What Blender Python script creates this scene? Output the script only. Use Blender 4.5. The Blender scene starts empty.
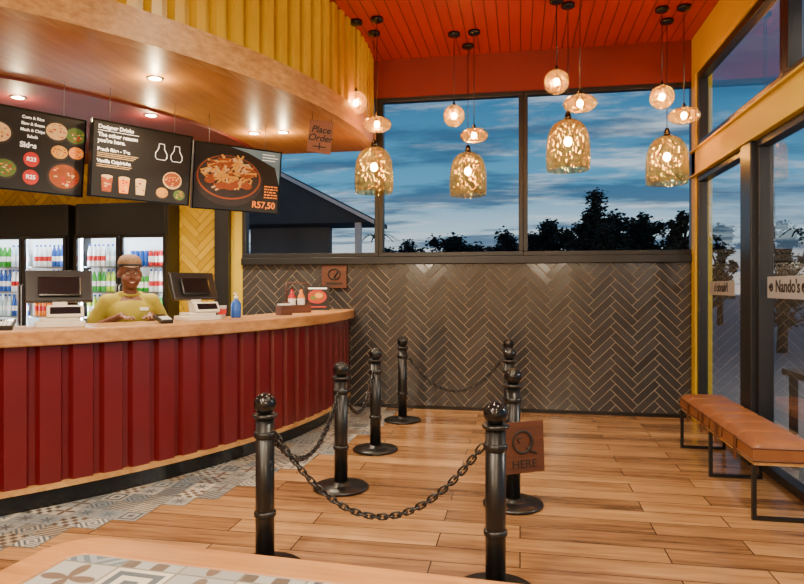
import bpy, bmesh, math, random
from mathutils import Vector, Matrix
random.seed(7)
PI=math.pi
F=640.0; TH=math.atan(118/640.0); SN=math.sin(TH); CS=math.cos(TH); H=1.4
COL=bpy.context.scene.collection
# ------------------------------------------------------------------ survey helpers (photo measurement -> metres in the room)
def ray(px,py):
    u=(px-402)/F; return Vector((-SN+u*CS, CS+u*SN, (286-py)/F))
O=Vector((0,0,H))
def at_z(px,py,z):
    d=ray(px,py); return O+d*((z-H)/d.z)
def at_y(px,py,Y):
    d=ray(px,py); return O+d*(Y/d.y)
def at_d(px,py,Z): return O+ray(px,py)*Z
CX,CY=-6.755,6.475
def arc_hit(px,R):
    d=ray(px,286); a=d.x**2+d.y**2; b=-2*(d.x*CX+d.y*CY); c=CX*CX+CY*CY-R*R
    t=(-b-math.sqrt(b*b-4*a*c))/(2*a); return d.x*t,d.y*t
# ------------------------------------------------------------------ materials
def hx(h):
    h=h.lstrip('#'); r=[int(h[i:i+2],16)/255 for i in (0,2,4)]
    return tuple(c/12.92 if c<=.04045 else ((c+.055)/1.055)**2.4 for c in r)+(1,)
class NT:
    def __init__(s,name):
        s.m=bpy.data.materials.new(name); s.m.use_nodes=True; s.t=s.m.node_tree; s.t.nodes.clear()
        s.out=s.new('ShaderNodeOutputMaterial')
    def new(s,ty,**k):
        n=s.t.nodes.new(ty)
        for a,b in k.items(): setattr(n,a,b)
        return n
    def put(s,inp,v):
        if hasattr(v,'is_output'): s.t.links.new(v,inp)
        else: inp.default_value=v
    def math(s,op,a,b=None,c=None):
        n=s.new('ShaderNodeMath',operation=op)
        for i,v in enumerate((a,b,c)):
            if v is not None: s.put(n.inputs[i],v)
        return n.outputs[0]
    def mix(s,f,a,b):
        n=s.new('ShaderNodeMix',data_type='RGBA'); s.put(n.inputs[0],f); s.put(n.inputs[6],a); s.put(n.inputs[7],b); return n.outputs[2]
    def coord(s): return s.new('ShaderNodeTexCoord').outputs['Object']
    def mapping(s,v,sc=(1,1,1),loc=(0,0,0)):
        n=s.new('ShaderNodeMapping'); s.put(n.inputs[0],v); n.inputs['Scale'].default_value=sc; n.inputs['Location'].default_value=loc; return n.outputs[0]
    def noise(s,v,scale,detail=3,rough=.5):
        n=s.new('ShaderNodeTexNoise'); s.put(n.inputs['Vector'],v); n.inputs['Scale'].default_value=scale; n.inputs['Detail'].default_value=detail; n.inputs['Roughness'].default_value=rough; return n.outputs['Fac']
    def xyz(s,v):
        n=s.new('ShaderNodeSeparateXYZ'); s.put(n.inputs[0],v); return n.outputs
    def ramp(s,f,stops):
        n=s.new('ShaderNodeValToRGB'); s.put(n.inputs[0],f); e=n.color_ramp.elements
        while len(e)<len(stops): e.new(.5)
        for i,(p,c) in enumerate(stops): e[i].position=p; e[i].color=c
        return n.outputs[0]
    def bump(s,h,st,dist=.01):
        n=s.new('ShaderNodeBump'); s.put(n.inputs['Height'],h); n.inputs['Strength'].default_value=st; n.inputs['Distance'].default_value=dist; return n.outputs[0]
    def bsdf(s,col,rough=.5,metal=0,nor=None,coat=0,emit=None,es=0,spec=.5):
        p=s.new('ShaderNodeBsdfPrincipled'); s.put(p.inputs['Base Color'],col); s.put(p.inputs['Roughness'],rough); p.inputs['Metallic'].default_value=metal
        p.inputs['Coat Weight'].default_value=coat; p.inputs['Specular IOR Level'].default_value=spec
        if nor is not None: s.put(p.inputs['Normal'],nor)
        if emit is not None: s.put(p.inputs['Emission Color'],emit); p.inputs['Emission Strength'].default_value=es
        s.t.links.new(p.outputs[0],s.out.inputs[0]); return s.m
def pm(name,c1,c2=None,scale=8,rough=.5,metal=0,bump=0,coat=0,es=0,spec=.5):
    n=NT(name); c=n.coord(); f=n.noise(c,scale,4)
    a=hx(c1); b=hx(c2) if c2 else tuple(x*.8 for x in a[:3])+(1,)
    col=n.mix(f,a,b)
    return n.bsdf(col,rough,metal,n.bump(f,bump) if bump else None,coat,col if es else None,es,spec)
def emis(name,c,st):
    n=NT(name); e=n.new('ShaderNodeEmission'); e.inputs[0].default_value=hx(c); e.inputs[1].default_value=st
    n.t.links.new(e.outputs[0],n.out.inputs[0]); return n.m
def wood(name,dark,light,axis=0,rough=.4,sc=1.0,coat=0):
    n=NT(name); c=n.coord(); s=[18*sc,18*sc,18*sc]; s[axis]=1.2*sc
    f=n.noise(n.mapping(c,tuple(s)),1.6,6,.62); g=n.noise(c,2.5,2)
    f2=n.math('ADD',n.math('MULTIPLY',f,.8),n.math('MULTIPLY',g,.25))
    col=n.ramp(f2,[(.3,hx(dark)),(.72,hx(light))])
    return n.bsdf(col,rough,0,n.bump(f,.15,.003),coat)
def glass_thin(name,tint=(.93,.96,1,1),refl=.06):
    n=NT(name); t=n.new('ShaderNodeBsdfTransparent'); t.inputs[0].default_value=tint
    g=n.new('ShaderNodeBsdfGlossy'); g.inputs['Roughness'].default_value=.0
    lw=n.new('ShaderNodeLayerWeight'); lw.inputs[0].default_value=.35
    f=n.math('MINIMUM',n.math('ADD',n.math('MULTIPLY',lw.outputs['Fresnel'],.45),refl*.2),.9)
    m=n.new('ShaderNodeMixShader'); n.put(m.inputs[0],f); n.t.links.new(t.outputs[0],m.inputs[1]); n.t.links.new(g.outputs[0],m.inputs[2])
    n.t.links.new(m.outputs[0],n.out.inputs[0]); return n.m
def glass_shade(name,tint,sc,glo=.3,base=.05,mixd=.06,gcol=(1,.9,.7,1),dark=.4,rough=.08):
    n=NT(name); c=n.coord()
    v=n.new('ShaderNodeTexVoronoi'); n.put(v.inputs['Vector'],n.mapping(c,(1,1,.6))); v.inputs['Scale'].default_value=sc
    d=v.outputs['Distance']; nor=n.bump(d,.9,.016)
    t=n.new('ShaderNodeBsdfTransparent'); n.put(t.inputs[0],n.mix(n.math('POWER',n.math('MULTIPLY',d,1.4),1.6),hx(tint),(tuple(x*dark for x in hx(tint)[:3])+(1,))))
    g=n.new('ShaderNodeBsdfGlossy'); g.inputs['Roughness'].default_value=rough; n.put(g.inputs['Normal'],nor); g.inputs[0].default_value=gcol
    tr=n.new('ShaderNodeBsdfTranslucent'); tr.inputs[0].default_value=hx(tint); n.put(tr.inputs['Normal'],nor)
    lw=n.new('ShaderNodeLayerWeight'); lw.inputs[0].default_value=.5
    m=n.new('ShaderNodeMixShader'); n.put(m.inputs[0],mixd); n.t.links.new(t.outputs[0],m.inputs[1]); n.t.links.new(tr.outputs[0],m.inputs[2])
    m2=n.new('ShaderNodeMixShader'); n.put(m2.inputs[0],n.math('ADD',n.math('MULTIPLY',n.math('POWER',lw.outputs['Facing'],2.),glo),base)); n.t.links.new(m.outputs[0],m2.inputs[1]); n.t.links.new(g.outputs[0],m2.inputs[2])
    n.t.links.new(m2.outputs[0],n.out.inputs[0]); return n.m

def plank_floor():
    n=NT('wood_look_planks'); c=n.coord()
    b=n.new('ShaderNodeTexBrick'); n.put(b.inputs['Vector'],c); b.offset=.37; b.offset_frequency=2; b.squash=1
    b.inputs['Color1'].default_value=(0,0,0,1); b.inputs['Color2'].default_value=(1,1,1,1); b.inputs['Mortar'].default_value=(.5,.5,.5,1)
    b.inputs['Scale'].default_value=1; b.inputs['Mortar Size'].default_value=.0035; b.inputs['Brick Width'].default_value=1.2; b.inputs['Row Height'].default_value=.19
    rnd=b.outputs['Color']; mort=b.outputs['Fac']
    off=n.new('ShaderNodeVectorMath',operation='MULTIPLY_ADD'); n.put(off.inputs[0],rnd); off.inputs[1].default_value=(7,13,5); n.put(off.inputs[2],c)
    g=n.noise(n.mapping(off.outputs[0],(1.1,15,1)),1.7,7,.65)
    big=n.noise(n.mapping(off.outputs[0],(.9,4,1)),1.3,3)
    k=n.math('ADD',n.math('MULTIPLY',g,.6),n.math('ADD',n.math('MULTIPLY',big,.4),n.math('MULTIPLY',rnd,.24)))
    col=n.ramp(k,[(.38,hx('#4c3423')),(.58,hx('#88623e')),(.85,hx('#ba9060'))])
    col=n.mix(mort,col,hx('#34241a'))
    h=n.math('SUBTRACT',n.math('MULTIPLY',g,.3),mort)
    return n.bsdf(col,n.math('ADD',n.math('MULTIPLY',g,.2),.10),0,n.bump(h,.2,.004))
def patterned_tiles(size=.2):
    n=NT('patterned_encaustic_tiles'); c=n.coord()
    v=n.mapping(c,(1/size,1/size,0))
    fl=n.new('ShaderNodeVectorMath',operation='FLOOR'); n.put(fl.inputs[0],v)
    wn=n.new('ShaderNodeTexWhiteNoise',noise_dimensions='2D'); n.put(wn.inputs['Vector'],fl.outputs[0])
    r=wn.outputs['Value']; rc=n.xyz(wn.outputs['Color'])
    x,y,_=n.xyz(v)
    fx=n.math('SUBTRACT',n.math('FRACT',x),.5); fy=n.math('SUBTRACT',n.math('FRACT',y),.5)
    ax=n.math('ABSOLUTE',fx); ay=n.math('ABSOLUTE',fy)
    rad=n.math('SQRT',n.math('ADD',n.math('MULTIPLY',fx,fx),n.math('MULTIPLY',fy,fy)))
    ang=n.math('ARCTAN2',fy,fx)
    A=n.math('SINE',n.math('MULTIPLY',n.math('MAXIMUM',ax,ay),24.))
    B=n.math('SINE',n.math('MULTIPLY',n.math('ADD',ax,ay),25.))
    Cp=n.math('SUBTRACT',n.math('ADD',n.math('MULTIPLY',n.math('COSINE',n.math('MULTIPLY',ang,8.)),.14),.28),rad)
    D=n.math('SUBTRACT',n.math('ADD',n.math('MULTIPLY',n.math('COSINE',n.math('MULTIPLY',ang,4.)),.2),.3),rad)
    E=n.math('MULTIPLY',n.math('SINE',n.math('MULTIPLY',fx,12.566)),n.math('SINE',n.math('MULTIPLY',fy,12.566)))
    G=n.math('SINE',n.math('MULTIPLY',n.math('SUBTRACT',fx,fy),18.85))
    def sel(lo,a,b):
        t=n.math('GREATER_THAN',r,lo); return n.math('ADD',n.math('MULTIPLY',a,n.math('SUBTRACT',1.,t)),n.math('MULTIPLY',b,t))
    p=sel(.86,sel(.68,sel(.5,sel(.34,sel(.17,A,B),Cp),D),E),G)
    on=n.math('GREATER_THAN',p,.04)
    dark=n.ramp(rc[0],[(0,hx('#3b444d')),(.35,hx('#54626d')),(.65,hx('#635143')),(1,hx('#2f3338'))])
    light=n.ramp(rc[1],[(0,hx('#bdb6a7')),(.5,hx('#969794')),(.8,hx('#7e868c')),(1,hx('#a39378'))])
    col=n.mix(on,light,dark)
    gr=n.math('GREATER_THAN',n.math('MAXIMUM',ax,ay),.48)
    col=n.mix(gr,col,hx('#6c675f'))
    return n.bsdf(col,.4)
def plank_ceiling():
    n=NT('red_boards'); c=n.coord(); x,y,z=n.xyz(c)
    f=n.math('FRACT',n.math('MULTIPLY',x,9.)); ln=n.math('LESS_THAN',f,.09)
    nz=n.noise(n.mapping(c,(9,.6,1)),2,4)
    col=n.mix(nz,hx('#84201b'),hx('#9a2a22')); col=n.mix(ln,col,hx('#380f0c'))
    return n.bsdf(col,.5,0,n.bump(ln,.4,-.01))

M={}
M['oak']=wood('oak','#8a5f30','#c8995c',1,.42)
M['oak_top']=wood('oak_worktop','#85562a','#c6925a',1,.33,.8)
M['oak_edge']=wood('oak_table_edge','#7d4f26','#b98248',0,.35,.9)
M['oak_soffit_shaded']=wood('oak_soffit_shaded','#8e5c22','#b98239',1,.45,.6)  # same oak as the fascia, its orange shadow tone put into the colour
M['sign_wood']=wood('sign_wood','#33170a','#5f3013',0,.6,1.4)
M['sign_wood_light']=wood('sign_wood_light','#653215','#8c5024',0,.6,1.4)
M['red_metal']=pm('red_corrugated','#620d16','#4f0a12',4,.32,0,.02,.15)
M['yellow_metal']=pm('yellow_corrugated','#d2aa12','#b8920a',3,.34)
M['yellow_paint']=pm('yellow_paint','#ccb01e','#b69812',3,.5)
M['black']=pm('black_powdercoat','#0d0d0d','#151515',30,.33)
M['black_gloss']=pm('black_gloss','#0b0b0c','#131315',30,.16)
M['frame']=pm('window_frame_black','#131519','#1b1d22',20,.35)
M['red_dark']=pm('dark_red_paint','#6a1c18','#551410',3,.6)
M['red_bulk']=pm('red_bulkhead_paint','#771a16','#62130f',2,.5)
M['grout']=pm('grout','#b8aa94','#a89a84',40,.8)
M['grout_y']=pm('grout_yellow','#8d7330','#7c6427',40,.8)
for i,(a,b) in enumerate((('#3b3a3b','#333233'),('#373637','#302f30'),('#403f40','#383738'))): M['tile%d'%i]=pm('charcoal_tile_%d'%i,a,b,6,.15,0,.03,.2,0,.6)
for i,(a,b) in enumerate((('#cfa820','#bb9315'),('#c39b14','#ad8711'),('#dab32c','#c59f1e'))): M['ytile%d'%i]=pm('yellow_tile_%d'%i,a,b,6,.2)
M['floor']=plank_floor(); M['ptile_small']=patterned_tiles(.15); M['boards']=plank_ceiling()
M['glass']=glass_thin('window_glass')
M['amber']=glass_shade('hammered_amber_glass','#ffe0a0',26,.5,.07,.05,(1,.88,.56,1),.5,.08)
M['smoke']=glass_shade('smoked_amber_glass','#ffd592',14,.5,.08,.08,(1,.85,.55,1),.6,.06)
M['bulb']=emis('bulb_glow','#ffc36e',400)
M['dl']=emis('downlight_glow','#ffd48e',200)
M['leather']=pm('tan_leather','#8f5a2f','#6f4022',14,.38,0,.08)
M['leather_d']=pm('leather_piping','#5f3519','#4d2a12',14,.5)
M['steel']=pm('brushed_steel','#9a9a98','#808080',20,.3,.9)
M['cream']=pm('cream_plastic','#d9cfbd','#c9bfae',10,.45)
M['screen']=pm('dark_screen','#0c0f14','#12161c',5,.15)
M['board']=pm('menu_black','#141210','#1c1815',6,.45,0,0,0,.2)
M['white_ink']=pm('white_print','#f3efe6','#e9e4d8',10,.5,0,0,0,.8)
M['orange_ink']=pm('orange_print','#e8842a','#e07a22',10,.5,0,0,0,.7)
M['red_ink']=pm('red_print','#b5251c','#a51f18',10,.5,0,0,0,.5)
M['yellow_ink']=pm('golden_food_print','#dca242','#b8771f',90,.5,0,0,0,.4)
M['food']=pm('food_print','#a8521f','#6a2a12',70,.5,0,0,0,.4)
M['green_ink']=pm('green_print','#5c7a32','#3d5a22',60,.5,0,0,0,.4)
M['cream_ink']=pm('cream_print','#e0c08a','#b98a4e',60,.5,0,0,0,.4)
M['bowl_ink']=pm('bowl_print','#3a302c','#241d1b',30,.5,0,0,0,.3)
M['slate_ink']=pm('slate_print','#6f8a96','#56707b',6,.5,0,0,0,.4)
M['dark_ink']=pm('burnt_lettering','#0f0703','#180c06',20,.7)
M['wallp']=pm('plaster','#c9b596','#b8a484',4,.8)
M['skin']=pm('skin','#744733','#613a29',12,.5)
M['lips']=pm('lips','#84403a','#70322d',12,.45)
M['hair']=pm('black_hair','#0d0a09','#181210',40,.6)
M['shirt']=pm('olive_yellow_cotton','#9f9128','#8a7d1e',10,.8)
M['trouser']=pm('black_cotton','#151515','#202020',20,.85)
M['cap']=pm('patterned_brown_cap','#8a6a4c','#3d2b1f',70,.8)
M['eyew']=pm('eye_white','#e8e2d8','#ded8cc',10,.3)
M['white']=pm('white_plastic','#e6e4de','#d8d6d0',10,.4)
M['signwhite']=pm('sign_white','#9b9da0','#8b8d91',10,.5)
M['asphalt']=pm('paving','#8a8c90','#6c6e72',2,.7)
M['patio']=pm('dark_patio_wood','#3f3a38','#302c2a',6,.5)
M['leaf']=pm('dusk_leaves','#18211d','#101714',6,.8)
M['bark']=pm('bark','#221b15','#15110d',10,.9)
M['roof']=pm('roof_sheet','#3c4046','#2e3136',4,.6)
M['housewall']=pm('house_wall','#696d72','#585c61',3,.8)
M['fascia_white']=pm('white_fascia','#c9ccd0','#b7babf',3,.6)
M['cooler_light']=emis('cooler_tube','#e6f3ff',60)
M['cooler_in']=pm('cooler_liner','#e4e9ea','#d5dcde',5,.5)
DR={'green':('#2f9a2c','#238020'),'white':('#e9eff2','#d2d9dd'),'blue':('#1f57b4','#184392'),'red':('#c3161b','#9f1014'),'orange':('#e8841c','#c86f14'),'lime':('#a3c52a','#8cac20'),'clear':('#bcd4dd','#a6c0ca')}
for k,(a,b) in DR.items(): M['d_'+k]=pm('drink_'+k,a,b,20,.25)

# ------------------------------------------------------------------ mesh builder
class MB:
    def __init__(s): s.v=[];s.f=[];s.mi=[];s.sm=[]
    def add(s,vs,fs,m=0,sm=False,M=None):
        o=len(s.v)
        for v in vs:
            v=Vector(v); s.v.append(tuple(M@v if M else v))
        for f in fs: s.f.append(tuple(o+i for i in f)); s.mi.append(m); s.sm.append(sm)
    def box(s,x0,x1,y0,y1,z0,z1,m=0,M=None):
        s.add([(x0,y0,z0),(x1,y0,z0),(x1,y1,z0),(x0,y1,z0),(x0,y0,z1),(x1,y0,z1),(x1,y1,z1),(x0,y1,z1)],
              [(0,3,2,1),(4,5,6,7),(0,1,5,4),(1,2,6,5),(2,3,7,6),(3,0,4,7)],m,False,M)
    def lathe(s,prof,n=28,m=0,M=None,sm=True,cap=True):
        vs=[];fs=[]
        for r,z in prof:
            for i in range(n): a=2*PI*i/n; vs.append((r*math.cos(a),r*math.sin(a),z))
        for j in range(len(prof)-1):
            for i in range(n): k=(i+1)%n; fs.append((j*n+i,j*n+k,(j+1)*n+k,(j+1)*n+i))
        if cap:
            if prof[0][0]>1e-4: fs.append(tuple(reversed(range(n))))
            if prof[-1][0]>1e-4: fs.append(tuple((len(prof)-1)*n+i for i in range(n)))
        s.add(vs,fs,m,sm,M)
    def tube(s,pts,r,n=8,closed=False,m=0,M=None):
        P=[Vector(p) for p in pts]; L=len(P); vs=[];fs=[]
        up=None
        for i,p in enumerate(P):
            if closed: t=P[(i+1)%L]-P[i-1]
            else: t=P[min(i+1,L-1)]-P[max(i-1,0)]
            t.normalize()
            if up is None:
                up=Vector((0,0,1)) if abs(t.z)<.9 else Vector((1,0,0))
            a=(up-t*up.dot(t)).normalized(); b=t.cross(a); up=a
            rr=r[i] if isinstance(r,(list,tuple)) else r
            for k in range(n): q=2*PI*k/n; vs.append(p+a*(rr*math.cos(q))+b*(rr*math.sin(q)))
        for i in range(L if closed else L-1):
            j=(i+1)%L
            for k in range(n): l=(k+1)%n; fs.append((i*n+k,i*n+l,j*n+l,j*n+k))
        if not closed: fs.append(tuple(reversed(range(n)))); fs.append(tuple((L-1)*n+k for k in range(n)))
        s.add(vs,fs,m,True,M)
    def prism(s,poly,z0,z1,m=0,M=None,sm=False):
        n=len(poly); vs=[(x,y,z0) for x,y in poly]+[(x,y,z1) for x,y in poly]
        fs=[tuple(reversed(range(n))),tuple(range(n,2*n))]+[(i,(i+1)%n,n+(i+1)%n,n+i) for i in range(n)]
        s.add(vs,fs,m,sm,M)
    def ball(s,c,rx,ry=None,rz=None,n=20,k=12,m=0,M=None):
        ry=rx if ry is None else ry; rz=rx if rz is None else rz
        vs=[(c[0],c[1],c[2]-rz)];fs=[]
        for j in range(1,k):
            t=-PI/2+PI*j/k
            for i in range(n): a=2*PI*i/n; vs.append((c[0]+rx*math.cos(t)*math.cos(a),c[1]+ry*math.cos(t)*math.sin(a),c[2]+rz*math.sin(t)))
        vs.append((c[0],c[1],c[2]+rz)); T=len(vs)-1
        for i in range(n):
            q=(i+1)%n; fs.append((0,1+q,1+i)); fs.append((T,1+(k-2)*n+i,1+(k-2)*n+q))
            for j in range(k-2): fs.append((1+j*n+i,1+j*n+q,1+(j+1)*n+q,1+(j+1)*n+i))
        s.add(vs,fs,m,True,M)
    def cap(s,p0,r0,p1,r1,n=14):
        s.ball(p0,r0,n=n,k=10); s.ball(p1,r1,n=n,k=10); s.tube([p0,p1],[r0,r1],n)
    def plate(s,cx,cz,rx,rz,y,m=0,n=24):      # flat printed disc facing -Y
        s.add([(cx+rx*math.cos(2*PI*i/n),y,cz+rz*math.sin(2*PI*i/n)) for i in range(n)],[tuple(range(n))],m)
    def rect(s,x0,x1,z0,z1,y,m=0): s.add([(x0,y,z0),(x1,y,z0),(x1,y,z1),(x0,y,z1)],[(0,1,2,3)],m)
    def mesh(s,name,mats):
        me=bpy.data.meshes.new(name); me.from_pydata(s.v,[],s.f)
        for m in (mats if isinstance(mats,(list,tuple)) else [mats]): me.materials.append(m)
        for p,mi,sm in zip(me.polygons,s.mi,s.sm): p.material_index=mi; p.use_smooth=sm
        me.update(); return me
    def build(s,name,mats,parent=None,bevel=0,keep=False):
        off=Vector((0,0,0))
        if parent is None and not keep:
            xs=[v[0] for v in s.v]; ys=[v[1] for v in s.v]; zs=[v[2] for v in s.v]
            off=Vector(((min(xs)+max(xs))/2,(min(ys)+max(ys))/2,min(zs))); s.v=[tuple(Vector(v)-off) for v in s.v]
        me=s.mesh(name,mats); o=bpy.data.objects.new(name,me); COL.objects.link(o); o.location=off
        if parent: o.parent=parent
        if bevel:
            b=o.modifiers.new('bevel','BEVEL'); b.width=bevel; b.segments=3; b.limit_method='ANGLE'; b.angle_limit=math.radians(40)
        return o
def tag(o,label,cat,group=None,kind=None):
    if label: o['label']=label
    if cat: o['category']=cat
    if group: o['group']=group
    if kind: o['kind']=kind
    return o
def thing(name,label,cat,loc=(0,0,0),rz=0,group=None,tilt=0,roll=0):
    o=bpy.data.objects.new(name,None); COL.objects.link(o); o.location=loc; o.rotation_euler=(tilt,roll,rz); o.empty_display_size=.1
    return tag(o,label,cat,group)
def struct(o): o['kind']='structure'; return o
def text(s,size,parent,loc,mat,rot=(PI/2,0,0),align='CENTER',name='lettering',ext=.0012,bold=0,shear=0,mirror=False):
    cu=bpy.data.curves.new('t','FONT'); cu.body=s; cu.size=size; cu.align_x=align; cu.align_y='CENTER'; cu.extrude=ext; cu.offset=bold; cu.shear=shear
    t=bpy.data.objects.new('t',cu); COL.objects.link(t); dg=bpy.context.evaluated_depsgraph_get(); dg.update()
    me=bpy.data.meshes.new_from_object(t.evaluated_get(dg)); bpy.data.objects.remove(t)
    if mirror:
        me.transform(Matrix.Diagonal((-1,1,1,1))); me.flip_normals()
    me.materials.clear(); me.materials.append(mat)
    o=bpy.data.objects.new(name,me); COL.objects.link(o); o.location=loc; o.rotation_euler=rot
    if parent: o.parent=parent
    return o
def remesh(mb,name,mat,parent,vox,it=6):
    t=mb.build('tmp',mat,parent=None,keep=True)
    r=t.modifiers.new('r','REMESH'); r.mode='VOXEL'; r.voxel_size=vox
    sm=t.modifiers.new('s','SMOOTH'); sm.iterations=it; sm.factor=.5
    dg=bpy.context.evaluated_depsgraph_get(); dg.update()
    me=bpy.data.meshes.new_from_object(t.evaluated_get(dg)); bpy.data.objects.remove(t)
    me.materials.clear(); me.materials.append(mat)
    for p in me.polygons: p.use_smooth=True; p.material_index=0
    o=bpy.data.objects.new(name,me); COL.objects.link(o); o.parent=parent; return o

# ------------------------------------------------------------------ room constants
YB=7.23; XR=1.83; XL=-7.0; YF=-3.0; ZC=4.0
A0=math.radians(-92.7)
def a1(R): return math.asin((YB-.01-CY)/R)
def pol(R,a): return (CX+R*math.cos(a),CY+R*math.sin(a))
def ring(mb,R0,R1,z0,z1,n=96,m=0,end=None):
    vs=[];fs=[]
    for i in range(n+1):
        for R in (R0,R1):
            e=a1(R) if end is None else end
            x,y=pol(R,A0+(e-A0)*i/n)
            vs+= [(x,y,z0),(x,y,z1)]
    for i in range(n):
        a=i*4;b=a+4
        fs+=[(a,a+2,b+2,b),(a+1,b+1,b+3,a+3),(a,b,b+1,a+1),(a+2,a+3,b+3,b+2)]
    fs+=[(0,1,3,2),(n*4,n*4+2,n*4+3,n*4+1)]
    mb.add(vs,fs,m)
def corrugated(mb,R,z0,z1,pitch,depth,m=0,prof=((0,0),(.18,0),(.28,1),(.90,1))):
    pts=[]; aend=a1(R)
    N=int((aend-A0)*R/pitch); da=(aend-A0)/N
    for i in range(N):
        s=A0+i*da
        for t,d in prof:
            pts.append(pol(R-depth+d*depth,s+t*da))
    pts.append(pol(R-depth,aend))
    n=len(pts); vs=[(x,y,z) for z in (z0,z1) for x,y in pts]
    mb.add(vs,[(i,i+1,n+i+1,n+i) for i in range(n-1)],m)

# floor
f=MB(); f.box(XL,XR+.1,YF,YB,-.1,0); struct(f.build('floor',M['floor'],keep=True))
f=MB(); T=.15
for i in range(int(XL/T)+1,0):
    for j in range(0,int(YB/T)):
        R=math.hypot((i+.5)*T-CX,(j+.5)*T-CY)
        if 4.6<R<5.36: f.box(i*T,(i+1)*T,j*T,(j+1)*T,-.002,.004)
struct(f.build('floor',M['ptile_small'],keep=True))
# ceiling
f=MB(); f.box(XL,XR+.1,YF,YB,ZC,ZC+.1); struct(f.build('ceiling',M['boards'],keep=True))
# yellow curved bulkhead, oak fascia, soffit
f=MB(); corrugated(f,5.15,3.16,ZC-.002,.165,.062,0,((0,0),(.28,0),(.42,1),(.86,1))); struct(f.build('wall_upper',M['yellow_metal'],keep=True))
f=MB(); ring(f,5.05,5.175,2.955,3.165); struct(f.build('trim_2',M['oak'],keep=True))
f=MB(); ring(f,3.8,5.06,2.965,3.0); struct(f.build('ceiling',M['oak_soffit_shaded'],keep=True))
f=MB(); e=a1(3.8); arc=[pol(3.8,A0+(e-A0)*i/60) for i in range(61)]
f.prism([(XL+.01,YB-.01)]+[(XL+.01,arc[0][1])]+arc,2.94,2.99); struct(f.build('ceiling',M['red_dark'],keep=True))

# herringbone tiles
def herring(name,mats,w,h,tw,n,base,parent,t=.006):
    bm=bmesh.new(); g=.0045; c45=math.cos(PI/4)
    span=int((w+h)/tw*1.1)+2*n
    def tile(x0,x1,y0,y1):
        x0*=tw;x1*=tw;y0*=tw;y1*=tw
        q=[]
        for (x,y) in ((x0,y0),(x1,y0),(x1,y1),(x0,y1)): q.append((x,y))
        cx=(x0+x1)/2;cy=(y0+y1)/2
        X=(cx-cy)*c45; Y=(cx+cy)*c45
        if not(-.3<X<w+.3 and -.3<Y<h+.3): return
        tl=[random.gauss(0,.0003) for _ in range(2)]
        def P(x,y,inset,d):
            x+= inset if x<cx else -inset; y+= inset if y<cy else -inset
            if d>0: d+=tl[0]*(1 if x<cx else -1)+tl[1]*(1 if y<cy else -1)
            return bm.verts.new(((x-y)*c45,-d,(x+y)*c45))
        lo=[P(x,y,g/2,0) for x,y in q]; hi=[P(x,y,g/2+.003,t) for x,y in q]
        mi=random.choice((0,0,1,1,2))
        for fv in ([hi[0],hi[1],hi[2],hi[3]],*[[lo[i],lo[(i+1)%4],hi[(i+1)%4],hi[i]] for i in range(4)]):
            fc=bm.faces.new(fv); fc.material_index=mi
    S=span
    for j in range(-S,S):
        for m in range(-S//n-2,S//n+2):
            x=j+2*n*m; tile(x,x+n,j,j+1)
            y=j-2*n+1+2*n*m; tile(j,j+1,y,y+n)
    for co,no in (((0,0,0),(-1,0,0)),((w,0,0),(1,0,0)),((0,0,0),(0,0,-1)),((0,0,h),(0,0,1))):
        bmesh.ops.bisect_plane(bm,geom=bm.verts[:]+bm.edges[:]+bm.faces[:],plane_co=co,plane_no=no,clear_outer=True)
    me=bpy.data.meshes.new(name); bm.to_mesh(me); bm.free()
    for m in mats: me.materials.append(m)
    o=bpy.data.objects.new(name,me); COL.objects.link(o); o.location=base; o.parent=parent; return o
XW=-3.28; ZT0=1.65
f=MB()
f.box(XW,XR+.1,YB,YB+.15,0,ZT0,0); f.box(XL,XW-.14,YB,YB+.15,0,3.0,1); f.box(XW-.14,XW,YB-.02,YB+.15,0,3.0,2)
f.box(XW-.32,XW-.14,YB-.10,YB,0,2.96,3)
f.box(XL,XR+.1,YB-.02,YB+.15,3.56,ZC,4); f.box(XL,XW,YB,YB+.15,2.99,3.56,4)
wb=struct(f.build('wall_back',[M['grout'],M['grout_y'],M['yellow_paint'],M['frame'],M['red_bulk']],keep=True))
herring('tiles',[M['tile0'],M['tile1'],M['tile2']],XR-XW,ZT0,.08,4,(XW,YB-.001,0),wb)
herring('tiles',[M['ytile0'],M['ytile1'],M['ytile2']],(XW-.32)-XL,2.94,.08,4,(XL,YB-.001,0),wb)
f=MB(); f.box(-1.85,XR,YB-.02,YB-.007,0,.04); struct(f.build('baseboard_back',M['black'],keep=True))
# back windows
def window_back(nm,x0,x1,z0,z1):
    fr=MB(); w=.05
    fr.box(x0,x1,YB-.03,YB+.07,z0,z0+w); fr.box(x0,x1,YB-.03,YB+.07,z1-w,z1); fr.box(x0,x0+w,YB-.03,YB+.07,z0+w,z1-w); fr.box(x1-w,x1,YB-.03,YB+.07,z0+w,z1-w)
    struct(fr.build(nm,M['frame'],keep=True,bevel=.006))
xs=[XW,-1.60,.035,XR]
for i in range(3): window_back('window_%d'%(i+1),xs[i],xs[i+1],1.735,3.56)
f=MB(); f.box(XW,XR,YB-.06,YB+.12,ZT0,1.735); struct(f.build('trim_3',M['frame'],keep=True,bevel=.008))
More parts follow.
